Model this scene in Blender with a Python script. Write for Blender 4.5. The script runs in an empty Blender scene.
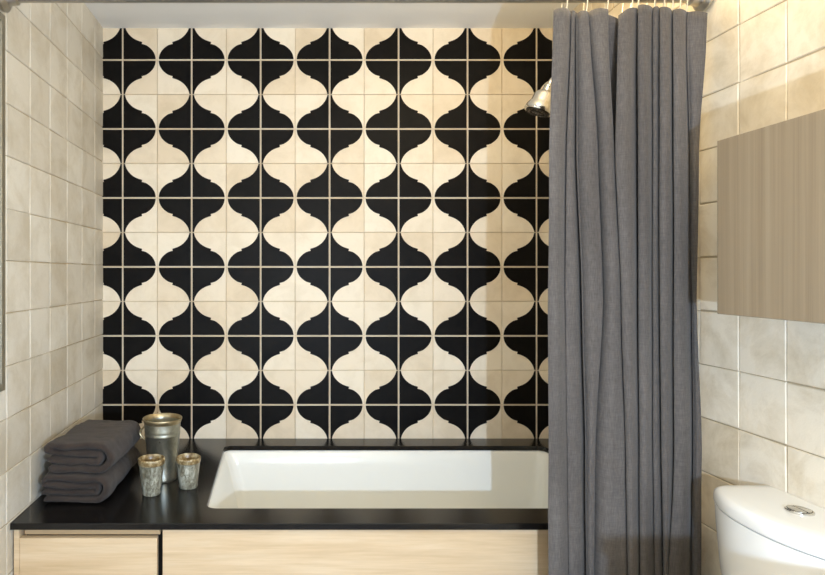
import bpy, bmesh, math, random
from mathutils import Vector, Matrix, noise
random.seed(7)
COL = bpy.context.scene.collection
PI = math.pi
T = 0.14                      # wall tile module
F = 595.0                     # focal length in pixels (825 wide)
D = 2.4216                    # distance camera to tiled end wall
ZC = 1.22                     # camera height
XL, XR = -0.7015, 1.12         # side walls at the end wall
SPLAY = 0.0155                 # left wall opens a little towards the camera
CEIL = ZC + 0.994
CT = ZC - 0.672               # worktop height
YF = -1.35                    # wall behind the camera

# ------------------------------------------------------------------ helpers
def link(name, bm, mats, parent=None, smooth=True, angle=40):
    me = bpy.data.meshes.new(name)
    bmesh.ops.recalc_face_normals(bm, faces=bm.faces[:])
    bm.to_mesh(me); bm.free()
    if not isinstance(mats, (list, tuple)): mats = [mats]
    for m in mats: me.materials.append(m)
    o = bpy.data.objects.new(name, me); COL.objects.link(o)
    if smooth:
        me.shade_smooth()
        me.set_sharp_from_angle(angle=math.radians(angle))
    if parent: 
        o.parent = parent
        o.matrix_parent_inverse = Matrix.Translation(-parent.location)
    return o

def thing(name, label, cat, loc=(0, 0, 0), group=None):
    o = bpy.data.objects.new(name, None); COL.objects.link(o)
    o.location = loc; o.empty_display_size = 0.05
    o['label'] = label; o['category'] = cat
    if group: o['group'] = group
    return o

def tag(o, label, cat, group=None):
    o['label'] = label; o['category'] = cat
    if group: o['group'] = group
    return o

def struct(o, label=None):
    o['kind'] = 'structure'
    if label: o['label'] = label
    return o

def box(bm, a, b, bev=0.0, seg=2, mi=0):
    a, b = Vector(a), Vector(b)
    r = bmesh.ops.create_cube(bm, size=1.0)
    vs = r['verts']
    for v in vs:
        v.co = Vector([(a[i] + b[i]) / 2 + v.co[i] * (b[i] - a[i]) for i in range(3)])
    fs = set(f for v in vs for f in v.link_faces)
    for f in fs: f.material_index = mi
    if bev > 0:
        es = list(set(e for v in vs for e in v.link_edges))
        bmesh.ops.bevel(bm, geom=es, offset=bev, segments=seg, profile=0.5, affect='EDGES')

def bridge(bm, A, B, mi=0):
    n = len(A)
    for i in range(n):
        f = bm.faces.new((A[i], A[(i + 1) % n], B[(i + 1) % n], B[i])); f.material_index = mi

def loft(bm, loops, cap0=True, cap1=True, mi=0):
    L = [[bm.verts.new(p) for p in lp] for lp in loops]
    for A, B in zip(L, L[1:]): bridge(bm, A, B, mi)
    if cap0: bm.faces.new(L[0]).material_index = mi
    if cap1: bm.faces.new(L[-1][::-1]).material_index = mi
    return L

def lathe(bm, prof, M=None, n=40, mi=0, cap0=False, cap1=False):
    """prof: (radius, height) pairs about local z"""
    M = M or Matrix.Identity(4)
    loops = []
    for r, h in prof:
        r = max(r, 1e-4)
        loops.append([M @ Vector((r * math.cos(2 * PI * i / n), r * math.sin(2 * PI * i / n), h)) for i in range(n)])
    return loft(bm, loops, cap0, cap1, mi)

def tube(bm, pts, r, n=10, closed=False, mi=0):
    pts = [Vector(p) for p in pts]
    N = len(pts); loops = []
    up = None
    for i, p in enumerate(pts):
        if closed: d = pts[(i + 1) % N] - pts[i - 1]
        else: d = pts[min(i + 1, N - 1)] - pts[max(i - 1, 0)]
        d.normalize()
        if up is None:
            up = d.orthogonal().normalized()
        up = (up - d * up.dot(d)).normalized()
        s = d.cross(up)
        loops.append([p + r * (math.cos(2 * PI * k / n) * up + math.sin(2 * PI * k / n) * s) for k in range(n)])
    L = [[bm.verts.new(p) for p in lp] for lp in loops]
    for A, B in zip(L, L[1:]): bridge(bm, A, B, mi)
    if closed: bridge(bm, L[-1], L[0], mi)
    else:
        bm.faces.new(L[0]); bm.faces.new(L[-1][::-1])

def aim(loc, d):
    d = Vector(d).normalized()
    return Matrix.Translation(loc) @ d.to_track_quat('Z', 'Y').to_matrix().to_4x4()

def rrect(x0, x1, y0, y1, r, z, k=8):
    out = []
    for cx, cy, a0 in ((x1 - r, y1 - r, 0), (x0 + r, y1 - r, PI / 2), (x0 + r, y0 + r, PI), (x1 - r, y0 + r, 1.5 * PI)):
        for i in range(k + 1):
            a = a0 + PI / 2 * i / k
            out.append(Vector((cx + r * math.cos(a), cy + r * math.sin(a), z)))
    return out

def lerp(a, b, t): return a + (b - a) * t
def px(x, Y): return (x - 276.0) * Y / F
def pz(y, Y): return ZC + (273.0 - y) * Y / F

# ------------------------------------------------------------------ materials
def srgb(r, g, b):
    f = lambda c: (c / 255 / 12.92) if c / 255 <= 0.04045 else ((c / 255 + 0.055) / 1.055) ** 2.4
    return (f(r), f(g), f(b), 1)

class Mat:
    def __init__(s, name, col=(0.5, 0.5, 0.5, 1), rough=0.5, metal=0.0, **kw):
        s.m = bpy.data.materials.new(name); s.m.use_nodes = True
        s.nt = s.m.node_tree; s.n = s.nt.nodes
        s.b = s.n['Principled BSDF']
        s.b.inputs['Base Color'].default_value = col
        s.b.inputs['Roughness'].default_value = rough
        s.b.inputs['Metallic'].default_value = metal
        for k, v in kw.items(): s.b.inputs[k].default_value = v
        s.co = None
    def add(s, t, **props):
        nd = s.n.new(t)
        for k, v in props.items(): setattr(nd, k, v)
        return nd
    def coord(s, scale=(1, 1, 1)):
        tc = s.add('ShaderNodeTexCoord'); mp = s.add('ShaderNodeMapping')
        mp.inputs['Scale'].default_value = scale
        s.nt.links.new(tc.outputs['Object'], mp.inputs['Vector'])
        return mp.outputs['Vector']
    def noise(s, scale, detail=4, rough=0.6, stretch=(1, 1, 1), dist=0.0):
        nz = s.add('ShaderNodeTexNoise')
        nz.inputs['Scale'].default_value = scale; nz.inputs['Detail'].default_value = detail
        nz.inputs['Roughness'].default_value = rough; nz.inputs['Distortion'].default_value = dist
        s.nt.links.new(s.coord(stretch), nz.inputs['Vector'])
        return nz.outputs['Fac']
    def ramp(s, fac, stops):
        r = s.add('ShaderNodeValToRGB'); cr = r.color_ramp
        while len(cr.elements) < len(stops): cr.elements.new(0.5)
        for e, (p, c) in zip(cr.elements, stops): e.position = p; e.color = c
        s.nt.links.new(fac, r.inputs['Fac'])
        return r.outputs['Color']
    def mix(s, fac, a, b, mode='MIX'):
        m = s.add('ShaderNodeMix', data_type='RGBA', blend_type=mode)
        for sock, v in ((m.inputs['Factor'], fac), (m.inputs['A'], a), (m.inputs['B'], b)):
            if isinstance(v, (int, float)): sock.default_value = v
            elif isinstance(v, tuple): sock.default_value = v
            else: s.nt.links.new(v, sock)
        # RGBA sockets
        return m.outputs['Result'] if m.outputs['Result'].type == 'RGBA' else m.outputs[2]
    def mixc(s, fac, a, b, mode='MIX'):
        m = s.add('ShaderNodeMixRGB', blend_type=mode)
        for sock, v in ((m.inputs[0], fac), (m.inputs[1], a), (m.inputs[2], b)):
            if isinstance(v, (int, float, tuple)): sock.default_value = v
            else: s.nt.links.new(v, sock)
        return m.outputs[0]
    def color(s, out): s.nt.links.new(out, s.b.inputs['Base Color'])
    def rough(s, out): s.nt.links.new(out, s.b.inputs['Roughness'])
    def bump(s, h, strength=0.3, dist=0.002):
        b = s.add('ShaderNodeBump'); b.inputs['Strength'].default_value = strength; b.inputs['Distance'].default_value = dist
        s.nt.links.new(h, b.inputs['Height']); s.nt.links.new(b.outputs['Normal'], s.b.inputs['Normal'])
    def attr(s, name):
        a = s.add('ShaderNodeAttribute'); a.attribute_name = name
        return a.outputs['Fac']

def tile_mat(name, light, mid, dark, rough=0.35, blotch=9.0, bump=0.25, bl=0.75):
    m = Mat(name, rough=rough)
    base = m.ramp(m.attr('tone'), [(0.0, dark), (0.5, mid), (1.0, light)])
    blot = m.ramp(m.noise(blotch, 5, 0.65, dist=0.4), [(0.34, (0.74, 0.69, 0.60, 1)), (0.56, (1, 1, 1, 1))])
    m.color(m.mixc(bl, base, blot, 'MULTIPLY'))
    m.bump(m.noise(26, 4, 0.6), bump, 0.004)
    return m.m

M_wall = tile_mat('handmade cream wall tile', srgb(221, 216, 204), srgb(211, 204, 190), srgb(197, 189, 173), 0.55, 8.0, 0.40, 0.6)  # greyer cream: the weaker light on the left wall is in the colour
M_wallr = tile_mat('warm lit handmade cream wall tile', srgb(241, 230, 210), srgb(234, 221, 198), srgb(220, 204, 177), 0.55, 9.0, 0.40, 0.7)  # same tile made lighter and yellower; the right wall's warm light is painted in
M_cream = tile_mat('cream patterned tile', srgb(240, 228, 207), srgb(234, 219, 195), srgb(226, 208, 180), 0.6, 11.0, 0.2, 0.35)
mb = Mat('black tile glaze', srgb(20, 17, 16), 0.5)
mb.b.inputs['Specular IOR Level'].default_value = 0.12
mb.color(mb.ramp(mb.noise(14, 5, 0.7), [(0.35, srgb(8, 6, 5)), (0.75, srgb(20, 17, 15))]))
mb.bump(mb.noise(40, 4), 0.15, 0.002)
M_black = mb.m
g = Mat('sand grout', srgb(206, 188, 158), 0.9); g.bump(g.noise(300, 3), 0.3, 0.001)
M_grout = g.m
g = Mat('pale wall grout', srgb(176, 160, 132), 0.9); g.bump(g.noise(300, 3), 0.3, 0.001)
M_groutw = g.m
g = Mat('white painted plaster', srgb(246, 244, 239), 0.85); g.bump(g.noise(60, 4), 0.06, 0.002)
M_plaster = g.m
g = Mat('grey floor tile', srgb(120, 112, 104), 0.5)
bk = g.add('ShaderNodeTexBrick'); bk.offset = 0.0
bk.inputs['Scale'].default_value = 1.0; bk.inputs['Brick Width'].default_value = 0.3; bk.inputs['Row Height'].default_value = 0.3
bk.inputs['Mortar Size'].default_value = 0.003
bk.inputs['Color1'].default_value = srgb(116, 108, 101); bk.inputs['Color2'].default_value = srgb(126, 118, 110); bk.inputs['Mortar'].default_value = srgb(150, 142, 132)
g.nt.links.new(g.coord(), bk.inputs['Vector']); g.color(bk.outputs['Color'])
M_floor = g.m

g = Mat('honed black stone', srgb(16, 14, 13), 0.22)
g.color(g.ramp(g.noise(35, 6, 0.7), [(0.35, srgb(11, 10, 9)), (0.7, srgb(24, 21, 19))]))
g.b.inputs['Specular IOR Level'].default_value = 0.4
M_stone = g.m
M_enamel = Mat('white tub enamel', srgb(240, 240, 234), 0.16).m
M_china = Mat('white glazed china', srgb(240, 238, 232), 0.14).m
M_plastic = Mat('white seat plastic', srgb(238, 236, 230), 0.3).m

def wood(name, c1, c2, c3, stretch, fine, rough=0.5):
    m = Mat(name, rough=rough)
    a = m.ramp(m.noise(6, 6, 0.6, stretch, 0.3), [(0.30, c1), (0.5, c2), (0.72, c3)])
    f = m.ramp(m.noise(30, 3, 0.6, fine), [(0.35, (0.86, 0.84, 0.81, 1)), (0.65, (1, 1, 1, 1))])
    m.color(m.mixc(0.6, a, f, 'MULTIPLY'))
    m.bump(m.noise(30, 3, 0.6, fine), 0.08, 0.001)
    return m.m
M_oak = wood('light oak', srgb(202, 174, 136), srgb(216, 190, 154), srgb(225, 203, 171), (0.35, 1, 4.0), (0.25, 2, 6))
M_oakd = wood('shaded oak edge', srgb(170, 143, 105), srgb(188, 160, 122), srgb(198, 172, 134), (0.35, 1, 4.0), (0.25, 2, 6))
M_ash = wood('grey brown ash', srgb(138, 122, 99), srgb(148, 131, 107), srgb(156, 140, 116), (1, 9.0, 0.12), (1, 14.0, 0.08))
M_gap = Mat('dark cabinet carcass', srgb(46, 42, 38), 0.7).m

g = Mat('charcoal linen', srgb(92, 89, 88), 0.92)
lw = g.noise(520, 2, 0.5, (1, 1, 0.10)); lf = g.noise(420, 2, 0.5, (0.12, 0.12, 1)); lb = g.noise(9, 4, 0.6, (1, 1, 0.25))
c = g.ramp(lb, [(0.3, srgb(86, 80, 76)), (0.7, srgb(103, 97, 93))])
c = g.mixc(0.75, c, g.ramp(lw, [(0.3, (0.62, 0.62, 0.63, 1)), (0.7, (1.12, 1.12, 1.12, 1))]), 'MULTIPLY')
c = g.mixc(0.55, c, g.ramp(lf, [(0.3, (0.7, 0.7, 0.7, 1)), (0.7, (1.1, 1.1, 1.1, 1))]), 'MULTIPLY')
g.color(c); g.bump(lw, 0.35, 0.0015)
g.b.inputs['Sheen Weight'].default_value = 0.1
M_linen = g.m

g = Mat('dark grey terry', srgb(70, 62, 61), 0.97)
tn = g.noise(330, 3, 0.7); tb = g.noise(24, 4, 0.6)
g.color(g.mixc(0.8, g.ramp(tb, [(0.3, srgb(43, 33, 28)), (0.7, srgb(65, 53, 46))]), g.ramp(tn, [(0.3, (0.55, 0.54, 0.54, 1)), (0.7, (1.15, 1.15, 1.15, 1))]), 'MULTIPLY'))
g.bump(tn, 0.9, 0.004); g.b.inputs['Sheen Weight'].default_value = 0.12; g.b.inputs['Sheen Roughness'].default_value = 0.5
M_terry = g.m

M_chrome = Mat('chrome', (0.66, 0.65, 0.62, 1), 0.16, 1.0).m
M_steel = Mat('brushed steel', (0.46, 0.45, 0.42, 1), 0.32, 1.0).m
M_wire = Mat('pale wire', srgb(222, 212, 190), 0.3, 0.6).m
M_nozzle = Mat('dark spray plate', srgb(60, 56, 50), 0.35, 0.6).m
g = Mat('galvanised tin', (0.62, 0.61, 0.55, 1), 0.34, 0.92)
gz = g.noise(22, 5, 0.6, (1, 1, 0.7), 0.8)
g.color(g.ramp(gz, [(0.3, (0.30, 0.30, 0.23, 1)), (0.55, (0.50, 0.49, 0.41, 1)), (0.75, (0.70, 0.69, 0.61, 1))]))
g.rough(g.ramp(gz, [(0.3, (0.45, 0.45, 0.45, 1)), (0.7, (0.26, 0.26, 0.26, 1))]))
M_tin = g.m
g = Mat('bronzed tin lip', (0.42, 0.34, 0.20, 1), 0.38, 0.9)
g.color(g.ramp(g.noise(30, 4), [(0.3, (0.30, 0.23, 0.12, 1)), (0.7, (0.55, 0.47, 0.31, 1))]))
M_bronze = g.m
g = Mat('speckled stoneware glaze', srgb(176, 170, 152), 0.3)
sp = g.noise(75, 6, 0.75, (1, 1, 0.45), 1.2)
g.color(g.ramp(sp, [(0.30, srgb(66, 60, 46)), (0.45, srgb(118, 114, 98)), (0.56, srgb(160, 160, 146)), (0.70, srgb(206, 206, 194))]))
g.bump(sp, 0.25, 0.002)
M_stoneware = g.m
g = Mat('rust brown glaze', srgb(112, 84, 50), 0.3)
g.color(g.ramp(g.noise(60, 5, 0.7), [(0.3, srgb(80, 62, 36)), (0.48, srgb(132, 110, 72)), (0.62, srgb(186, 172, 138))]))
M_rust = g.m
M_mirror = Mat('mirror glass', (0.9, 0.9, 0.9, 1), 0.02, 1.0).m
M_frame = Mat('grey metal frame', srgb(140, 134, 118), 0.4, 0.7).m

# ------------------------------------------------------------------ room shell
def set_tone(o, tones):
    a = o.data.attributes.new('tone', 'FLOAT', 'FACE')
    for i, t in enumerate(tones): a.data[i].value = t

def tile_faces(bm, lay, P, u0, u1, v0, v1, h, tone, mi, jit=0.0, bev=0.0022):
    """one cushion-edged tile; P(u, v, h) -> Vector"""
    j = lambda: random.uniform(-jit, jit)
    c = [(u0 + j(), v0 + j()), (u1 + j(), v0 + j()), (u1 + j(), v1 + j()), (u0 + j(), v1 + j())]
    tilt = [h + random.uniform(-jit, jit) * 0.45 for _ in range(4)]
    cu, cv = (u0 + u1) / 2, (v0 + v1) / 2
    def ring(ins, dh):
        out = []
        for (u, v), t in zip(c, tilt):
            out.append(bm.verts.new(P(u + (ins if u < cu else -ins), v + (ins if v < cv else -ins), max(t + dh, 0.0002) if dh > -0.5 else -0.001)))
        return out
    r0, r1, r2 = ring(0, -1), ring(0, -bev), ring(bev, 0)
    fs = []
    for A, B in ((r0, r1), (r1, r2)):
        for i in range(4): fs.append(bm.faces.new((A[i], A[(i + 1) % 4], B[(i + 1) % 4], B[i])))
    fs.append(bm.faces.new(r2))
    for f in fs: f.material_index = mi; f[lay] = tone

# --- tiled end wall with the black and cream ogee pattern
bm = bmesh.new(); lay = bm.faces.layers.float.new('tone')
box(bm, (XL - 0.10, D, 0), (XR + 0.10, D + 0.1, CEIL + 0.1))
S = [(.045, .0), (.050, .08), (.067, .15), (.097, .215), (.138, .28), (.19, .335), (.25, .385), (.32, .43), (.39, .452), (.452, .466), (.436, .520),
     (.458, .532), (.52, .548), (.61, .583), (.69, .628), (.763, .685), (.82, .745), (.867, .81), (.903, .88), (.925, .95), (.935, 1.0)]
U0 = px(157.5, D); V0 = pz(60.5, D)
gap = 0.0010
EI = 0.024
for i in range(-6, 15):
    for k in range(-2, 16):
        ua, ub = U0 + i * T, U0 + (i + 1) * T
        vb, va = V0 - k * T, V0 - (k + 1) * T
        if ub < XL - 0.06 or ua > XR + 0.06: continue
        if va < CT - 0.20: continue
        ua2, ub2 = max(ua, XL - 0.03), min(ub, XR + 0.03)
        vb2 = min(vb, CEIL + 0.004)
        if vb2 - va < 0.02 or ub2 - ua2 < 0.02: continue
        P = lambda u, v, h: Vector((u, D - h, v))
        tone = random.random()
        tile_faces(bm, lay, P, ua2 + gap, ub2 - gap, va + gap, vb2 - gap, 0.005, tone, 1, jit=0.0003, bev=0.0012)
        # black glaze field, mirrored about the tile edges
        flipu = (i % 2) != 0; flipv = (k % 2) != 0
        poly = [(max(u, .03), min(max(v, EI), 1 - 0.012)) for u, v in S] + [(1 - EI, 1 - 0.012), (1 - EI, EI)]
        pts = []
        for u, v in poly:
            uu = 1 - u if flipu else u
            vv = 1 - v if flipv else v
            pts.append((ua + uu * T, vb - vv * T))
        # clip to what the room shows
        pts = [(min(max(u, ua2 + gap), ub2 - gap), min(v, vb2 - 0.002)) for u, v in pts]
        top = [bm.verts.new(P(u, v, 0.0060)) for u, v in pts]
        bot = [bm.verts.new(P(u, v, 0.0035)) for u, v in pts]
        n = len(top)
        fs = [bm.faces.new(top)]
        for q in range(n): fs.append(bm.faces.new((top[q], top[(q + 1) % n], bot[(q + 1) % n], bot[q])))
        for f in fs: f.material_index = 2; f[lay] = tone
bm.normal_update()
bmesh.ops.triangulate(bm, faces=[f for f in bm.faces if len(f.verts) > 4], ngon_method='EAR_CLIP')
wb = struct(link('wall_back', bm, [M_grout, M_cream, M_black], smooth=False), 'end wall of black and cream ogee tiles')

# --- cream side walls
def side_wall(name, P, u_start, du, ulo, uhi, z0, mat):
    bm = bmesh.new(); lay = bm.faces.layers.float.new('tone')
    c = [P(ulo, 0, 0), P(uhi, 0, 0), P(uhi, CEIL + 0.1, 0), P(ulo, CEIL + 0.1, 0)]
    d = [P(ulo, 0, -0.1), P(uhi, 0, -0.1), P(uhi, CEIL + 0.1, -0.1), P(ulo, CEIL + 0.1, -0.1)]
    loft(bm, [c, d])
    u = u_start; 
    while u > ulo + 0.01:
        ua, ub = max(u - du, ulo), min(u, uhi)
        u -= du
        if ub - ua < 0.02: continue
        r = -20
        for r in range(-10, 12):
            va, vb = z0 + r * T, z0 + (r + 1) * T
            va, vb = max(va, 0.0), min(vb, CEIL + 0.004)
            if vb - va < 0.02: continue
            tile_faces(bm, lay, P, ua + 0.0011, ub - 0.0011, va + 0.0014, vb - 0.0014, 0.003,
                       min(1, max(0, random.gauss(0.5, 0.2))), 1, jit=0.0014, bev=0.0018)
    return struct(link(name, bm, [M_groutw, mat], smooth=False))
def XLw(Y): return XL - SPLAY * (D - Y)
wl = side_wall('wall_left', lambda u, v, h: Vector((XLw(u) - 0.004 + h, u, v)), 2.313 + 0.1466, 0.1466, YF, D + 0.004, ZC + 0.032, M_wall)
wl['label'] = 'left wall of handmade cream tiles'
wr = side_wall('wall_right', lambda u, v, h: Vector((XR + 0.004 - h, u, v)), 1.441 + 0.1345 * 8, 0.1345, YF, D + 0.004, ZC + 0.041, M_wallr)
wr['label'] = 'right wall of handmade cream tiles'
bm = bmesh.new(); box(bm, (XL - 0.25, YF - 0.1, 0), (XR + 0.15, YF, CEIL + 0.1)); struct(link('wall_front', bm, M_plaster, smooth=False))
bm = bmesh.new(); box(bm, (XL - 0.25, YF - 0.1, -0.1), (XR + 0.15, D + 0.1, 0)); struct(link('floor', bm, M_floor, smooth=False))
bm = bmesh.new(); box(bm, (XL - 0.25, YF - 0.1, CEIL), (XR + 0.15, D + 0.1, CEIL + 0.1)); struct(link('ceiling', bm, M_plaster, smooth=False))

# ------------------------------------------------------------------ worktop, tub, panels
CF = 1.596                     # worktop front edge
TH = 0.017
OX0, OX1, OY0, OY1 = -0.200, 1.040, 1.700, 2.312
bm = bmesh.new()
hole = rrect(OX0, OX1, OY0, OY1, 0.030, CT)
# outer loop, sampled radially so it bridges cleanly to the opening
xa0, xa1 = XLw(D) + 0.002, XLw(CF) + 0.002
outer = []
cx, cy = (OX0 + OX1) / 2, (OY0 + OY1) / 2
ox0, ox1, oy0, oy1 = -0.70, XR - 0.001, CF, D - 0.0065
for p in hole:
    q = Vector(p)
    fx = (p.x - OX0) / (OX1 - OX0); fy = (p.y - OY0) / (OY1 - OY0)
    outer.append(None)
k = 9
corners = [(ox1, oy1), (ox0, oy1), (ox0, oy0), (ox1, oy0)]
outer = []
for ci, (X, Y) in enumerate(corners):
    for i in range(k):
        t = i / (k - 1)
        # spread each corner's nine points along both adjoining edges
        a = hole[ci * k + i]
        if i == k // 2: outer.append(Vector((X, Y, CT)))
        elif (ci % 2 == 0) == (i < k // 2): outer.append(Vector((X, a.y, CT)))
        else: outer.append(Vector((a.x, Y, CT)))
for p in outer:
    if abs(p.x - ox0) < 1e-6: p.x = XLw(p.y) + 0.001
dz = lambda L, z, s=0: [Vector((p.x, p.y, CT + z)) for p in L]
e = 0.0015
hin = rrect(OX0 - e, OX1 + e, OY0 - e, OY1 + e, 0.030 + e, CT)
out_e = [Vector((p.x, max(p.y, CF + e), p.z)) for p in outer]
L = loft(bm, [dz(hole, -e), dz(hin, 0), dz(out_e, 0), dz(outer, -e), dz(outer, -TH), dz(hole, -TH)], False, False)
bridge(bm, L[-1], L[0])
o = link('worktop', bm, M_stone, angle=30)
tag(o, 'black stone worktop around the sunken bathtub', 'worktop')

# tub: undermounted basin with sloping ends
bm = bmesh.new()
zt = CT - TH
def tl(ix0, ix1, iy, r, z): return rrect(OX0 + ix0, OX1 - ix1, OY0 + iy, OY1 - iy, r, z)
inner = [tl(-.035, -.035, -.03, .06, zt), tl(-.004, -.004, -.004, .036, zt), tl(0.004, 0.004, 0.004, .036, zt - .012), tl(.022, .012, .012, .04, zt - .06), tl(.052, .03, .022, .045, zt - .18),
         tl(.085, .05, .035, .08, zt - .30), tl(.105, .07, .05, .09, zt - .345), tl(.14, .10, .085, .09, zt - .372), tl(.20, .16, .14, .09, zt - .380)]
outer_l = [tl(-.035, -.035, -.03, .06, zt - .012), tl(-.012, -.012, -.012, .06, zt - .016), tl(.035, .018, .008, .07, zt - .19), tl(.07, .04, .022, .08, zt - .32), tl(.13, .09, .075, .09, zt - .392), tl(.20, .16, .14, .09, zt - .400)]
loft(bm, outer_l[::-1] + inner, True, True)
tub = thing('bathtub', 'white enamel bathtub sunk into the black worktop', 'bathtub', (0.42, 1.98, zt - .4))
link('basin', bm, M_enamel, tub, angle=60)
bm = bmesh.new(); lathe(bm, [(.001, .004), (.022, .004), (.028, .001), (.028, -.004)], Matrix.Translation((0.80, 1.98, zt - .377)), 28, cap0=True, cap1=True)
link('drain', bm, M_chrome, tub)

for fx in (0.02, 0.86):
    for fy in (1.82, 2.14):
        bm = bmesh.new(); lathe(bm, [(.022, 0), (.022, .01), (.014, .02), (.014, zt - .385)], Matrix.Translation((fx, fy, 0)), 16, cap0=True, cap1=True)
        link('foot', bm, M_steel, tub)
# drawer cabinet, left of the tub
FY = 1.612
zb = CT - TH
cab = thing('drawer_cabinet', 'light oak drawer cabinet under the left end of the black worktop', 'cabinet', (-0.51, 1.95, 0))
xa, xb = XLw(FY) + 0.004, px(160.5, FY)
bm = bmesh.new(); box(bm, (xa + 0.016, FY + 0.045, 0.08), (xb - 0.003, 2.38, zb - 0.001)); link('carcass', bm, M_gap, cab, smooth=False)
bm = bmesh.new(); box(bm, (xa, FY - 0.002, 0.0), (xa + 0.0155, 2.38, zb - 0.001), 0.001, 1); link('side_panel', bm, M_oak, cab, smooth=False)
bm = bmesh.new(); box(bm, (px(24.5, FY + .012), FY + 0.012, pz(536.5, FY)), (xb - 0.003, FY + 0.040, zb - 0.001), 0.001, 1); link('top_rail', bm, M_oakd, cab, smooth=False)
zd1 = pz(538.3, FY - .004)
dx0, dx1 = px(17.5, FY) + 0.0, px(157.3, FY)
bm = bmesh.new(); box(bm, (max(dx0, xa + 0.0165), FY - 0.004, zd1 - 0.20), (dx1, FY + 0.016, zd1), 0.0015, 2); link('drawer_front', bm, M_oak, cab, smooth=False)
bm = bmesh.new(); box(bm, (max(dx0, xa + 0.0165), FY - 0.004, 0.09), (dx1, FY + 0.016, zd1 - 0.204), 0.0015, 2); link('drawer_front', bm, M_oak, cab, smooth=False)

bm = bmesh.new(); box(bm, (px(162.8, FY), FY - 0.004, 0.0), (XR - 0.002, FY + 0.016, zb - 0.002), 0.0015, 2)
o = link('oak_cladding', bm, M_oak, smooth=False); tag(o, 'long light oak front panel enclosing the bathtub, right of the drawer cabinet', 'panel')

# ------------------------------------------------------------------ folded towels
def towel(name, x0, x1, y0, y1, z0, h, label, seed, yaw=0.0, slump=0.0):
    t = h / 4 * 0.5
    lv = [z0 + h * (i + .5) / 4 for i in range(4)]
    path = []
    def seg(xa, xb, z, n=14):
        for i in range(n): path.append((lerp(xa, xb, i / (n - 1)), z))
    def arc(cx, cz, r, sgn, down, n=12):
        for i in range(1, n):
            a = PI * i / n
            dzv = math.cos(a) * r
            path.append((cx + sgn * r * 0.95 * math.sin(a), cz + (dzv if down else -dzv)))
    H = h / 4
    xi = x1 - H * 2.3              # inner fold
    xo = x1 - H * 1.95             # outer fold centre
    xl = x0 + H * 0.9
    seg(x0 + 0.012, xo, lv[0]); arc(xo, (lv[0] + lv[3]) / 2, H * 1.5, 1, False)
    seg(xo, xl, lv[3]); arc(xl, (lv[3] + lv[2]) / 2, H * .5, -1, True)
    seg(xl, xi, lv[2]); arc(xi, (lv[2] + lv[1]) / 2, H * .5, 1, True, 10)
    seg(xi, x0 + 0.006, lv[1])
    P = [Vector((x, 0, z)) for x, z in path]
    # tidy duplicates
    Q = [P[0]]
    for p in P[1:]:
        if (p - Q[-1]).length > 0.001: Q.append(p)
    n = len(Q); A, B = [], []
    for i in range(n):
        d = (Q[min(i + 1, n - 1)] - Q[max(i - 1, 0)]).normalized()
        nn = Vector((-d.z, 0, d.x))
        tt = t * 0.97
        if i == 0 or i == n - 1: tt *= 0.55
        A.append(Q[i] + nn * tt); B.append(Q[i] - nn * tt)
    prof = A + B[::-1]
    bm = bmesh.new()
    NS = 44; rings = []
    mid = Vector(((x0 + x1) / 2, 0, z0 + h / 2))
    for s in range(NS):
        f = s / (NS - 1)
        y = lerp(y0, y1, f)
        ring = []
        for pi, p in enumerate(prof):
            q = p.copy()
            ci = pi if pi < n else 2 * n - 1 - pi
            c = Q[ci]
            endf = min(s, NS - 1 - s)
            k = [0.50, 0.86, 0.98][endf] if endf < 3 else 1.0
            q = c + (q - c) * k
            # each layer ends at its own depth
            wob = noise.noise(Vector((ci * 0.10, seed * 3.1, 0.0))) * 0.010 + noise.noise(Vector((ci * 0.35, seed * 7.7, 2.0))) * 0.004
            yy = y + (wob if s < 3 else wob * 0.3)
            if s == 0: yy += 0.000
            v = Vector((q.x, yy, q.z))
            v.z = z0 + (v.z - z0) * (1 - slump * f)
            d = noise.noise_vector(v * 15 + Vector((seed, 0, 0))) * 0.0072 + noise.noise_vector(v * 42 + Vector((0, seed, 0))) * 0.0036 + noise.noise_vector(v * 110) * .0012
            v += Vector((d.x, d.y * 0.5, d.z * 0.8))
            v.z = min(max(v.z, z0 + 0.0008), z0 + h)
            c0 = Vector((mid.x, (y0 + y1) / 2, 0))
            w = v - c0; w.rotate(Matrix.Rotation(yaw, 3, 'Z')); v = w + c0
            ring.append(v)
        rings.append(ring)
    L = loft(bm, rings, False, False)
    for R in (L[0], L[-1]):
        for i in range(n - 1):
            bm.faces.new((R[i], R[i + 1], R[2 * n - 2 - i], R[2 * n - 1 - i]))
    o = link(name, bm, M_terry, angle=80)
    tag(o, label, 'towel', 'folded grey towels stacked on the worktop')
    return o
towel('folded_towel', -0.682, -0.480, 1.728, 2.09, CT + 0.001, 0.082, 'dark grey folded bath towel at the bottom of the stack, lying on the black worktop', 1.0, -0.02, 0.08)
towel('folded_towel', -0.672, -0.468, 1.742, 2.06, CT + 0.0845, 0.090, 'dark grey folded bath towel on top of the stack by the left wall', 2.0, -0.05, 0.10)

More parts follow.
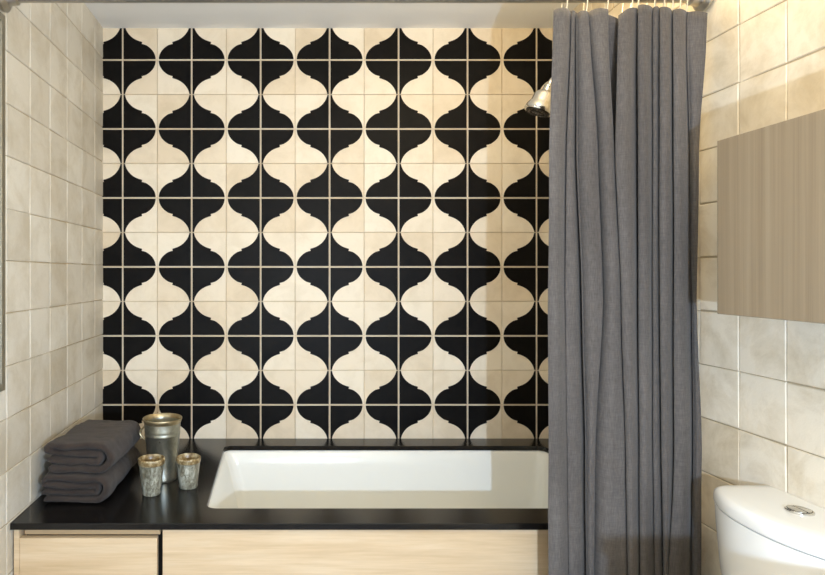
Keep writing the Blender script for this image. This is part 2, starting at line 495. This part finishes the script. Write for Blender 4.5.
# ------------------------------------------------------------------ tin pail and cups
pc = Vector((px(162.5, 1.94), 1.94, CT + 0.0005))
pail = thing('metal_pail', 'tall galvanised metal pail standing behind the two small cups', 'pail', pc)
H = 0.199
M = Matrix.Translation(pc)
bm = bmesh.new()
lathe(bm, [(.040, .004), (.043, .0), (.0445, .002), (.0455, .010), (.0450, .013), (.0555, H - .056), (.0572, H - .054), (.0580, H - .050), (.0572, H - .046), (.0570, H - .044), (.0572, H - .040), (.0580, H - .037), (.0574, H - .033), (.0590, H - .012),
           (.0570, H - .012), (.0530, H - .06), (.043, .014), (.001, .012)], M, 48, cap0=True, cap1=True)
link('body', bm, M_tin, pail, angle=50)
bm = bmesh.new()
lathe(bm, [(.0592, H - .014), (.0622, H - .006), (.0640, H - .001), (.0630, H + .0015), (.0605, H - .0005), (.0572, H - .010), (.0568, H - .016), (.0590, H - .016)], M, 48)
link('rim', bm, M_bronze, pail, angle=60)
for a in (PI * 0.96, -0.30 * PI + 0.9 * PI):
    bm = bmesh.new()
    d = Vector((math.cos(a), math.sin(a), 0))
    pts = []
    for i in range(15):
        t = i / 14
        r = .0565 + .020 * math.sin(PI * t) ** .8
        pts.append(pc + d * r + Vector((0, 0, H - .028 - .045 * t)))
    tube(bm, pts, .0032, 8)
    link('handle', bm, M_bronze, pail)

def cup(x, y, rt, rb, h, label, seed):
    c = Vector((x, y, CT + 0.0005))
    t = thing('stoneware_cup', label, 'cup', c, 'small stoneware cups on the worktop')
    M = Matrix.Translation(c)
    def wob(L):
        for lp in L:
            for v in lp:
                n = noise.noise_vector(v.co * 28 + Vector((seed, 0, 0))) * 0.0016
                v.co += Vector((n.x, n.y, 0))
    bm = bmesh.new()
    rm = lambda f: lerp(rb, rt, f)
    L = lathe(bm, [(rb * .80, .002), (rb * .93, 0), (rb * 1.02, .004), (rb * 1.0, .012), (rm(.22), .25 * h), (rm(.45), .50 * h), (rm(.60), .70 * h), (rm(.70), .78 * h), (rm(.78), .84 * h)], M, 40, cap0=True)
    wob(L); link('body', bm, M_stoneware, t, angle=70)
    bm = bmesh.new()
    L = lathe(bm, [(rm(.74), .838 * h), (rm(.86), .842 * h), (rm(.96), .875 * h), (rt * 1.0, .94 * h), (rt * 1.015, .985 * h), (rt * .985, h), (rt * .95, h + .0012), (rt * .90, h - .002), (rm(.78) * .90, .82 * h), (rm(.40) * .88, .45 * h), (rb * .82, .12 * h), (rb * .5, .08 * h), (.001, .075 * h)], M, 40, cap1=True)
    wob(L); o = link('inner_glaze', bm, M_rust, t, angle=70); o['label'] = 'rusty brown glazed inside and flared lip'
    return t
cup(px(151.5, 1.811), 1.811, .0405, .0275, .108, 'speckled grey stoneware cup with brown lip beside the towel stack', 1)
cup(px(188.3, 1.868), 1.868, .0390, .0285, .094, 'speckled grey stoneware cup nearest the bathtub, in front of the pail', 5)

# ------------------------------------------------------------------ shower head
hc = Vector((px(541, 2.0), 2.0, pz(104, 2.0)))
sh = thing('wall_shower', 'chrome shower head jutting out behind the grey curtain', 'shower head', (XR - 0.001, 2.0, hc.z + .13))
ax = Vector((-.36, .10, -.92)).normalized()
M = aim(hc, ax)
bm = bmesh.new()
lathe(bm, [(.010, -.058), (.014, -.056), (.015, -.046), (.021, -.042), (.030, -.037), (.0345, -.030), (.0360, -.006), (.038, -.002), (.0435, .008), (.0455, .016), (.0460, .024), (.0440, .028), (.040, .028)], M, 40, cap0=True, cap1=True)
link('shower_head', bm, M_chrome, sh, angle=35)
bm = bmesh.new()
lathe(bm, [(.0395, .0275), (.0385, .031), (.026, .0325), (.025, .030), (.016, .030), (.015, .033), (.001, .0335)], M, 40, cap1=True)
for r, n in ((.033, 22), (.021, 14), (.009, 6)):
    for i in range(n):
        a = 2 * PI * i / n
        lathe(bm, [(.0016, .029), (.0016, .0345), (.0008, .0352)], M @ Matrix.Translation((r * math.cos(a), r * math.sin(a), 0)), 8, cap1=True)
link('spray_plate', bm, M_nozzle, sh)
bm = bmesh.new()
jt = hc - ax * .060
wallp = Vector((XR + 0.0008, 2.0, hc.z + .13))
bz = []
p1 = jt - ax * .07; p2 = wallp + Vector((-.10, 0, .01))
for i in range(21):
    t = i / 20
    bz.append(jt * (1 - t) ** 3 + p1 * 3 * t * (1 - t) ** 2 + p2 * 3 * t * t * (1 - t) + (wallp + Vector((-.004, 0, 0))) * t ** 3)
tube(bm, bz, .0085, 14); link('arm', bm, M_chrome, sh)
bm = bmesh.new(); lathe(bm, [(.001, .016), (.012, .016), (.015, .014), (.026, .004), (.028, 0)], aim(wallp, (-1, 0, 0)), 32, cap0=True, cap1=True); link('wall_flange', bm, M_chrome, sh)
bm = bmesh.new(); bmesh.ops.create_uvsphere(bm, u_segments=20, v_segments=12, radius=.0135, matrix=Matrix.Translation(jt)); link('ball_joint', bm, M_chrome, sh)

# ------------------------------------------------------------------ curtain rod, rings, curtain
RY, RZ = 1.548, ZC + 0.716
rod = thing('curtain_rod', 'straight steel shower curtain rod running from wall to wall', 'curtain rod', (0.2, RY, RZ))
bm = bmesh.new(); tube(bm, [(XLw(RY) + .004, RY, RZ), (XR - .004, RY, RZ)], .0125, 20); link('bar', bm, M_steel, rod)
for wx, d in ((XLw(RY) + .0008, 1), (XR - .0008, -1)):
    bm = bmesh.new()
    lathe(bm, [(.030, 0), (.035, .003), (.0355, .010), (.030, .016), (.022, .020), (.019, .026), (.019, .042), (.013, .046)], aim((wx, RY, RZ), (d, 0, 0)), 36, cap0=True, cap1=True)
    link('end_flange', bm, M_steel, rod, angle=35)

YS = [12, 40, 150, 300, 450, 575, 640]
KN = [  # fold creases, left to right, at the heights above
 [554, 553.5, 549.5, 548, 549, 548.5, 548.5],
 [572, 571.5, 567, 566, 568, 569, 569],
 [577, 577, 577, 582.5, 586.5, 587, 587],
 [587, 589, 597, 602, 595, 593, 593],
 [608, 608, 613, 619.5, 624.5, 626, 626],
 [619.5, 619, 616, 622, 627, 628.5, 628.5],
 [639, 639, 639, 639, 639.5, 640.5, 641],
 [653.5, 653.5, 653.5, 653, 653, 655, 655],
 [660, 660, 660, 660.5, 661.5, 664, 664],
 [673, 673, 673.5, 674.5, 675, 668.5, 668.5],
 [687.5, 687, 690, 692, 693.5, 692, 692],
 [706.5, 705.5, 699, 696, 701.5, 701, 701]]
AMP = [.030, .010, .022, .030, -.026, .040, .032, .016, .030, .028, .016]
OV = [0, -5, -4, 2, 5, -6, -6, -4, -5, -6, -4, 0]      # overlap at each crease, px; negative: the right panel laps over the left one
DP = [0, .030, .028, .008, .020, .034, .034, .026, .030, .034, .030, 0]
TOP = [11.5, 11, 14, 13, 11, 17.5, 7, 8.5, 9.5, 12, 12.5, 14.5]
CY = 1.525
def knot(k, y):
    for a in range(len(YS) - 1):
        if y <= YS[a + 1] or a == len(YS) - 2:
            t = min(max((y - YS[a]) / (YS[a + 1] - YS[a]), 0), 1)
            t = t * t * (3 - 2 * t) * .5 + t * .5
            return lerp(KN[k][a], KN[k][a + 1], t)
NSEG = 18
NR = 90
zbot = 0.03
bm = bmesh.new()
grid = []
NK = len(KN)
for r in range(NR + 1):
    f = r / NR
    row = []
    def put(x, Yv, ty, wk):
        z = lerp(pz(ty, CY), zbot, f)
        X = (x - 276) * Yv / F
        Yv += noise.noise(Vector((X * 26, z * 2.0, 1.7))) * .0050 + noise.noise(Vector((X * 90, z * 5, 3.3))) * .0012
        X += noise.noise(Vector((z * 4, wk * 5.1, 9))) * .0012
        row.append(bm.verts.new((X, Yv, z)))
    for k in range(NK - 1):
        yq = 273 - (lerp(pz(TOP[k], CY), zbot, f) - ZC) * F / CY
        xa, xb = knot(k, yq), knot(k + 1, yq)
        a = AMP[k]
        if k == 4: a = lerp(a, -.004, min(1, max(0, (yq - 20) / 130)))
        hd = min(1, .45 + f * 6)
        lf = OV[k] >= 0 and k > 0          # left edge tucked behind the panel before
        rf = OV[k + 1] >= 0                # right edge in front of the next panel
        da, db = DP[k], DP[k + 1]
        fade = lerp(1, .12, min(1, max(0, (yq - 220) / 130))) if k == 0 else (lerp(.55, 1, min(1, max(0, (yq - 150) / 200))) if k == 9 else 1)
        db *= fade
        def prof(t):
            L = (da * .7 * (1 - t) ** 5) if lf else 0
            Rr = 0 if rf else db * .7 * t ** 5
            body = (1 - (1 - t) ** 3) * (1 - .30 * t ** 3) if rf else (1 - t ** 3) * (1 - .30 * (1 - t) ** 3)
            return CY - a * hd * body * 1.15 + (L + Rr) * hd
        for q in range(NSEG + 1):
            t = .5 - .5 * math.cos(PI * q / NSEG)
            ty = lerp(TOP[k], TOP[k + 1], t) - (1.2 * math.sin(PI * t) if AMP[k] > 0 else 0)
            put(lerp(xa, xb, t), prof(t), ty, k + 1 if t > .5 else k)
        if k < NK - 2:
            ov = OV[k + 1]; d = db * hd
            ty = TOP[k + 1]
            if ov >= 0:
                y1 = prof(1)
                for dx_, dy_ in ((.5, .004), (.2, .010), (-ov * .4, lerp(.012, CY + d - y1, .5)), (-ov, CY + d - y1), (-ov * .8, CY + d + .004 - y1), (-ov * .3, CY + d + .002 - y1)):
                    put(xb + dx_, y1 + dy_, ty, k + 1)
            else:
                y1 = prof(1)
                yn = CY - AMP[k + 1] * hd * .80
                ov *= lerp(.3, 1, fade)
                for dx_, w_ in ((-ov * .35, -.03), (-ov * .8, -.04), (-ov, .10), (-ov * .7, .40), (-ov * .15, .70), (-.3, .90)):
                    put(xb + dx_, lerp(y1, yn, w_), ty, k + 1)
    grid.append(row)
for A, B in zip(grid, grid[1:]):
    for i in range(len(A) - 1): bm.faces.new((A[i], A[i + 1], B[i + 1], B[i]))
cur = link('shower_curtain', bm, M_linen, angle=180)
sm = cur.modifiers.new('thickness', 'SOLIDIFY'); sm.thickness = 0.0022; sm.offset = 0
tag(cur, 'charcoal grey linen shower curtain drawn to the right side of the bathtub', 'curtain')

ring_x = [564, 585, 606, 627, 634, 650, 659, 667, 676, 683]
ring0 = None
def ring_bm(drop):
    bm = bmesh.new(); pts = []
    for i in range(28):
        a = 2 * PI * i / 28
        pts.append((0.004 * math.sin(a), .0165 * math.cos(a), -.5 * drop + (.5 * drop + .015) * math.sin(a)))
    tube(bm, pts, .0017, 8, True)
    return bm
labels = ['pale wire curtain ring at the free left end of the curtain', 'second wire curtain ring from the left end of the curtain', 'third wire curtain ring from the left, above the dark fold',
          'fourth wire curtain ring from the left end of the curtain', 'fifth wire curtain ring from the left, just right of the deep dip', 'fifth wire curtain ring from the right wall',
          'fourth wire curtain ring from the right wall', 'third wire curtain ring from the right wall', 'second wire curtain ring from the right wall', 'wire curtain ring nearest the right wall']
for i, x in enumerate(ring_x):
    if ring0 is None:
        o = ring0 = link('curtain_ring', ring_bm(.052), M_wire)
    else:
        o = ring0.copy(); COL.objects.link(o)
    o.location = (px(x, RY), RY - .002, RZ + .0)
    o.rotation_euler = (0, 0, random.uniform(-.35, .35))
    tag(o, labels[i], 'curtain ring', 'wire rings on the curtain rod')

# ------------------------------------------------------------------ wall cabinet on the right
WX = 0.958
wy0, wy1 = 0.62, 0.958 * F / 441
wz0, wz1 = pz(313.9, wy1), pz(141, wy1)
wc = thing('wall_cabinet', 'grey brown wooden cabinet mounted on the right wall above the toilet', 'cabinet', (1.03, 0.95, wz0))
bm = bmesh.new(); box(bm, (WX + .020, wy0 + .001, wz0 + .001), (XR + .0005, wy1 - .001, wz1 - .001), .001, 1); link('body', bm, M_ash, wc, smooth=False)
bm = bmesh.new(); box(bm, (WX, wy0, wz0), (WX + .018, wy1, wz1), .0012, 2); link('door', bm, M_ash, wc, smooth=False)

# ------------------------------------------------------------------ toilet
ty = 1.203
toi = thing('toilet', 'white china toilet against the right wall below the wooden cabinet', 'toilet', (0.85, ty, 0))
def tank_plan(ins, z, hw=.158, bulge=.046, xf=.953, back=XR - 0.001, r=.018):
    pts = []
    hw -= ins
    N = 26
    fr = []
    for i in range(N + 1):
        d = -hw + 2 * hw * i / N
        u = d / hw
        x = xf + ins + bulge * (abs(u) ** 2.3)
        # soft end corners
        if abs(u) > .93: x += r * ((abs(u) - .93) / .07) ** 2 * .8
        fr.append(Vector((x, ty + d, z)))
    fr.append(Vector((back, ty + hw, z))); fr.insert(0, Vector((back, ty - hw, z)))
    return fr
zl = ZC - .482
bm = bmesh.new()
loft(bm, [tank_plan(.005, zl - .034), tank_plan(.001, zl - .0325), tank_plan(0, zl - .029), tank_plan(0, zl - .014), tank_plan(.0015, zl - .007), tank_plan(.005, zl - .002), tank_plan(.010, zl), tank_plan(.035, zl + .0008)])
link('tank_lid', bm, M_china, toi, angle=50)
bm = bmesh.new()
loft(bm, [tank_plan(.045, .395), tank_plan(.035, .40), tank_plan(.020, .46), tank_plan(.009, .56), tank_plan(.003, .66), tank_plan(.0015, zl - .0355)])
link('tank', bm, M_china, toi, angle=50)
bc = Vector((1.056, 1.20, zl + .0006))
bm = bmesh.new(); lathe(bm, [(.0235, 0), (.0235, .003), (.0222, .0045), (.0205, .0045), (.020, .002), (.001, .002)], Matrix.Translation(bc), 36, cap0=True, cap1=True)
fb = link('flush_button', bm, M_chrome, toi)
for s in (-1, 1):
    bm = bmesh.new()
    lp = [Vector((s * .0012, -.0180, 0)), ] + [Vector((s * (.0012 + .0180 * math.cos(a)), .0188 * math.sin(a), 0)) for a in [(-PI / 2 + PI * i / 14) for i in range(1, 14)]] + [Vector((s * .0012, .0180, 0))]
    loft(bm, [[bc + p + Vector((0, 0, .0021)) for p in lp], [bc + p + Vector((0, 0, .0052)) for p in lp], [bc + p * .93 + Vector((0, 0, .0062)) for p in lp]])
    o = link('button_half', bm, M_chrome, fb)
    o.matrix_parent_inverse = Matrix.Translation(-toi.location) if False else Matrix.Identity(4)
# bowl and seat (below the frame)
def ell(cx, rx, ry, z, n=36, back=None):
    out = []
    for i in range(n):
        a = 2 * PI * i / n
        x = cx + rx * math.cos(a)
        if back is not None: x = min(x, back)
        out.append(Vector((x, ty + ry * math.sin(a), z)))
    return out
bm = bmesh.new()
loft(bm, [ell(.80, .24, .12, .0), ell(.80, .235, .115, .03), ell(.79, .22, .11, .14), ell(.76, .26, .14, .26), ell(.735, .30, .175, .35), ell(.73, .31, .185, .385), ell(.73, .30, .175, .395), ell(.70, .20, .12, .385), ell(.70, .16, .09, .30), ell(.71, .08, .05, .22)])
bm2 = bm
box(bm2, (.90, ty - .11, .0), (XR - .001, ty + .11, .392), .02, 3)
link('bowl', bm, M_china, toi, angle=50)
bm = bmesh.new(); loft(bm, [ell(.715, .285, .183, .396), ell(.715, .29, .187, .404), ell(.715, .285, .183, .414)]); link('seat', bm, M_plastic, toi)
bm = bmesh.new(); loft(bm, [ell(.715, .285, .183, .4145), ell(.715, .29, .188, .424), ell(.715, .28, .18, .436), ell(.715, .22, .13, .441)]); link('seat_cover', bm, M_plastic, toi)

# ------------------------------------------------------------------ vanity on the right wall, just below the frame
van = thing('vanity_cabinet', 'light oak vanity cabinet with a black top beside the toilet', 'vanity', (0.85, 0.38, 0))
vy0, vy1, vz = 0.06, 0.70, ZC - .416
bm = bmesh.new(); box(bm, (.631, vy0 + .005, .10), (XR - .001, vy1 - .005, vz - .02), .001, 1); link('body', bm, M_oak, van, smooth=False)
bm = bmesh.new(); box(bm, (.67, vy0 + .02, 0), (XR - .02, vy1 - .02, .0995)); link('plinth', bm, M_gap, van, smooth=False)
bm = bmesh.new(); box(bm, (.606, vy0, vz - .0195), (XR - .001, vy1, vz), .0015, 2); link('top', bm, M_stone, van, smooth=False)
for ya, yb in ((vy0 + .005, .379), (.381, vy1 - .005)):
    bm = bmesh.new(); box(bm, (.611, ya, .105), (.6305, yb, vz - .03), .0015, 2); link('door', bm, M_oak, van, smooth=False)

# ------------------------------------------------------------------ mirror on the left wall
mx = lambda Y: XLw(Y)
my1, my0 = 1.546, 0.75
mz0, mz1 = pz(390, my1), ZC + 0.668
mir = thing('wall_mirror', 'thin metal framed mirror on the left wall, at the picture edge', 'mirror', (mx(1.13), 1.13, mz0))
def mbar(a, b):
    bm = bmesh.new(); box(bm, a, b, .001, 1)
    for v in bm.verts: v.co.x += XLw(v.co.y)
    return bm
fw = .019
for a, b in (((.0005, my1 - fw, mz0), (.012, my1, mz1)), ((.0005, my0, mz0), (.012, my0 + fw, mz1)),
             ((.0005, my0 + fw, mz0), (.012, my1 - fw, mz0 + fw)), ((.0005, my0 + fw, mz1 - fw), (.012, my1 - fw, mz1))):
    link('frame_bar', mbar(a, b), M_frame, mir, smooth=False)
bm = mbar((.0005, my0 + fw, mz0 + fw), (.007, my1 - fw, mz1 - fw)); link('glass', bm, M_mirror, mir, smooth=False)

# ------------------------------------------------------------------ light
def area(name, loc, size, power, col, target=None, shape='DISK', spread=PI):
    l = bpy.data.lights.new(name, 'AREA'); l.shape = shape; l.size = size; l.energy = power; l.color = col; l.spread = spread
    o = bpy.data.objects.new(name, l); COL.objects.link(o); o.location = loc
    if target is not None:
        o.rotation_euler = (Vector(target) - Vector(loc)).to_track_quat('-Z', 'Y').to_euler()
    return o
WARM = (1.0, 0.77, 0.40)
def point(name, loc, r, power, col):
    l = bpy.data.lights.new(name, 'POINT'); l.energy = power; l.shadow_soft_size = r; l.color = col
    o = bpy.data.objects.new(name, l); COL.objects.link(o); o.location = loc
    return o
point('room_lamp', (0.52, 0.20, CEIL - .52), 0.14, 21, WARM)
point('alcove_lamp', (0.72, 1.60, CEIL - .17), 0.10, 6.5, WARM)
point('camera_flash', (0.395, -0.10, ZC - .17), 0.012, 96, (0.56, 0.74, 1.0))
w = bpy.data.worlds.new('World'); bpy.context.scene.world = w; w.use_nodes = True
w.node_tree.nodes['Background'].inputs[0].default_value = (0.9, 0.95, 1, 1)
w.node_tree.nodes['Background'].inputs[1].default_value = 0.3

# ------------------------------------------------------------------ camera
cd = bpy.data.cameras.new('camera'); cam = bpy.data.objects.new('camera', cd); COL.objects.link(cam)
cam.location = (0, 0, ZC); cam.rotation_euler = (PI / 2, 0, 0)
cd.sensor_fit = 'HORIZONTAL'; cd.sensor_width = 36; cd.lens = 36 * F / 825
cd.shift_x = (412.5 - 276) / 825; cd.shift_y = -(287.5 - 273) / 825
cd.clip_start = 0.02
sc = bpy.context.scene
sc.camera = cam
sc.view_settings.view_transform = 'Standard'; sc.view_settings.look = 'None'
sc.view_settings.gamma = 1; sc.view_settings.use_curve_mapping = False
sc.view_settings.exposure = 0.0
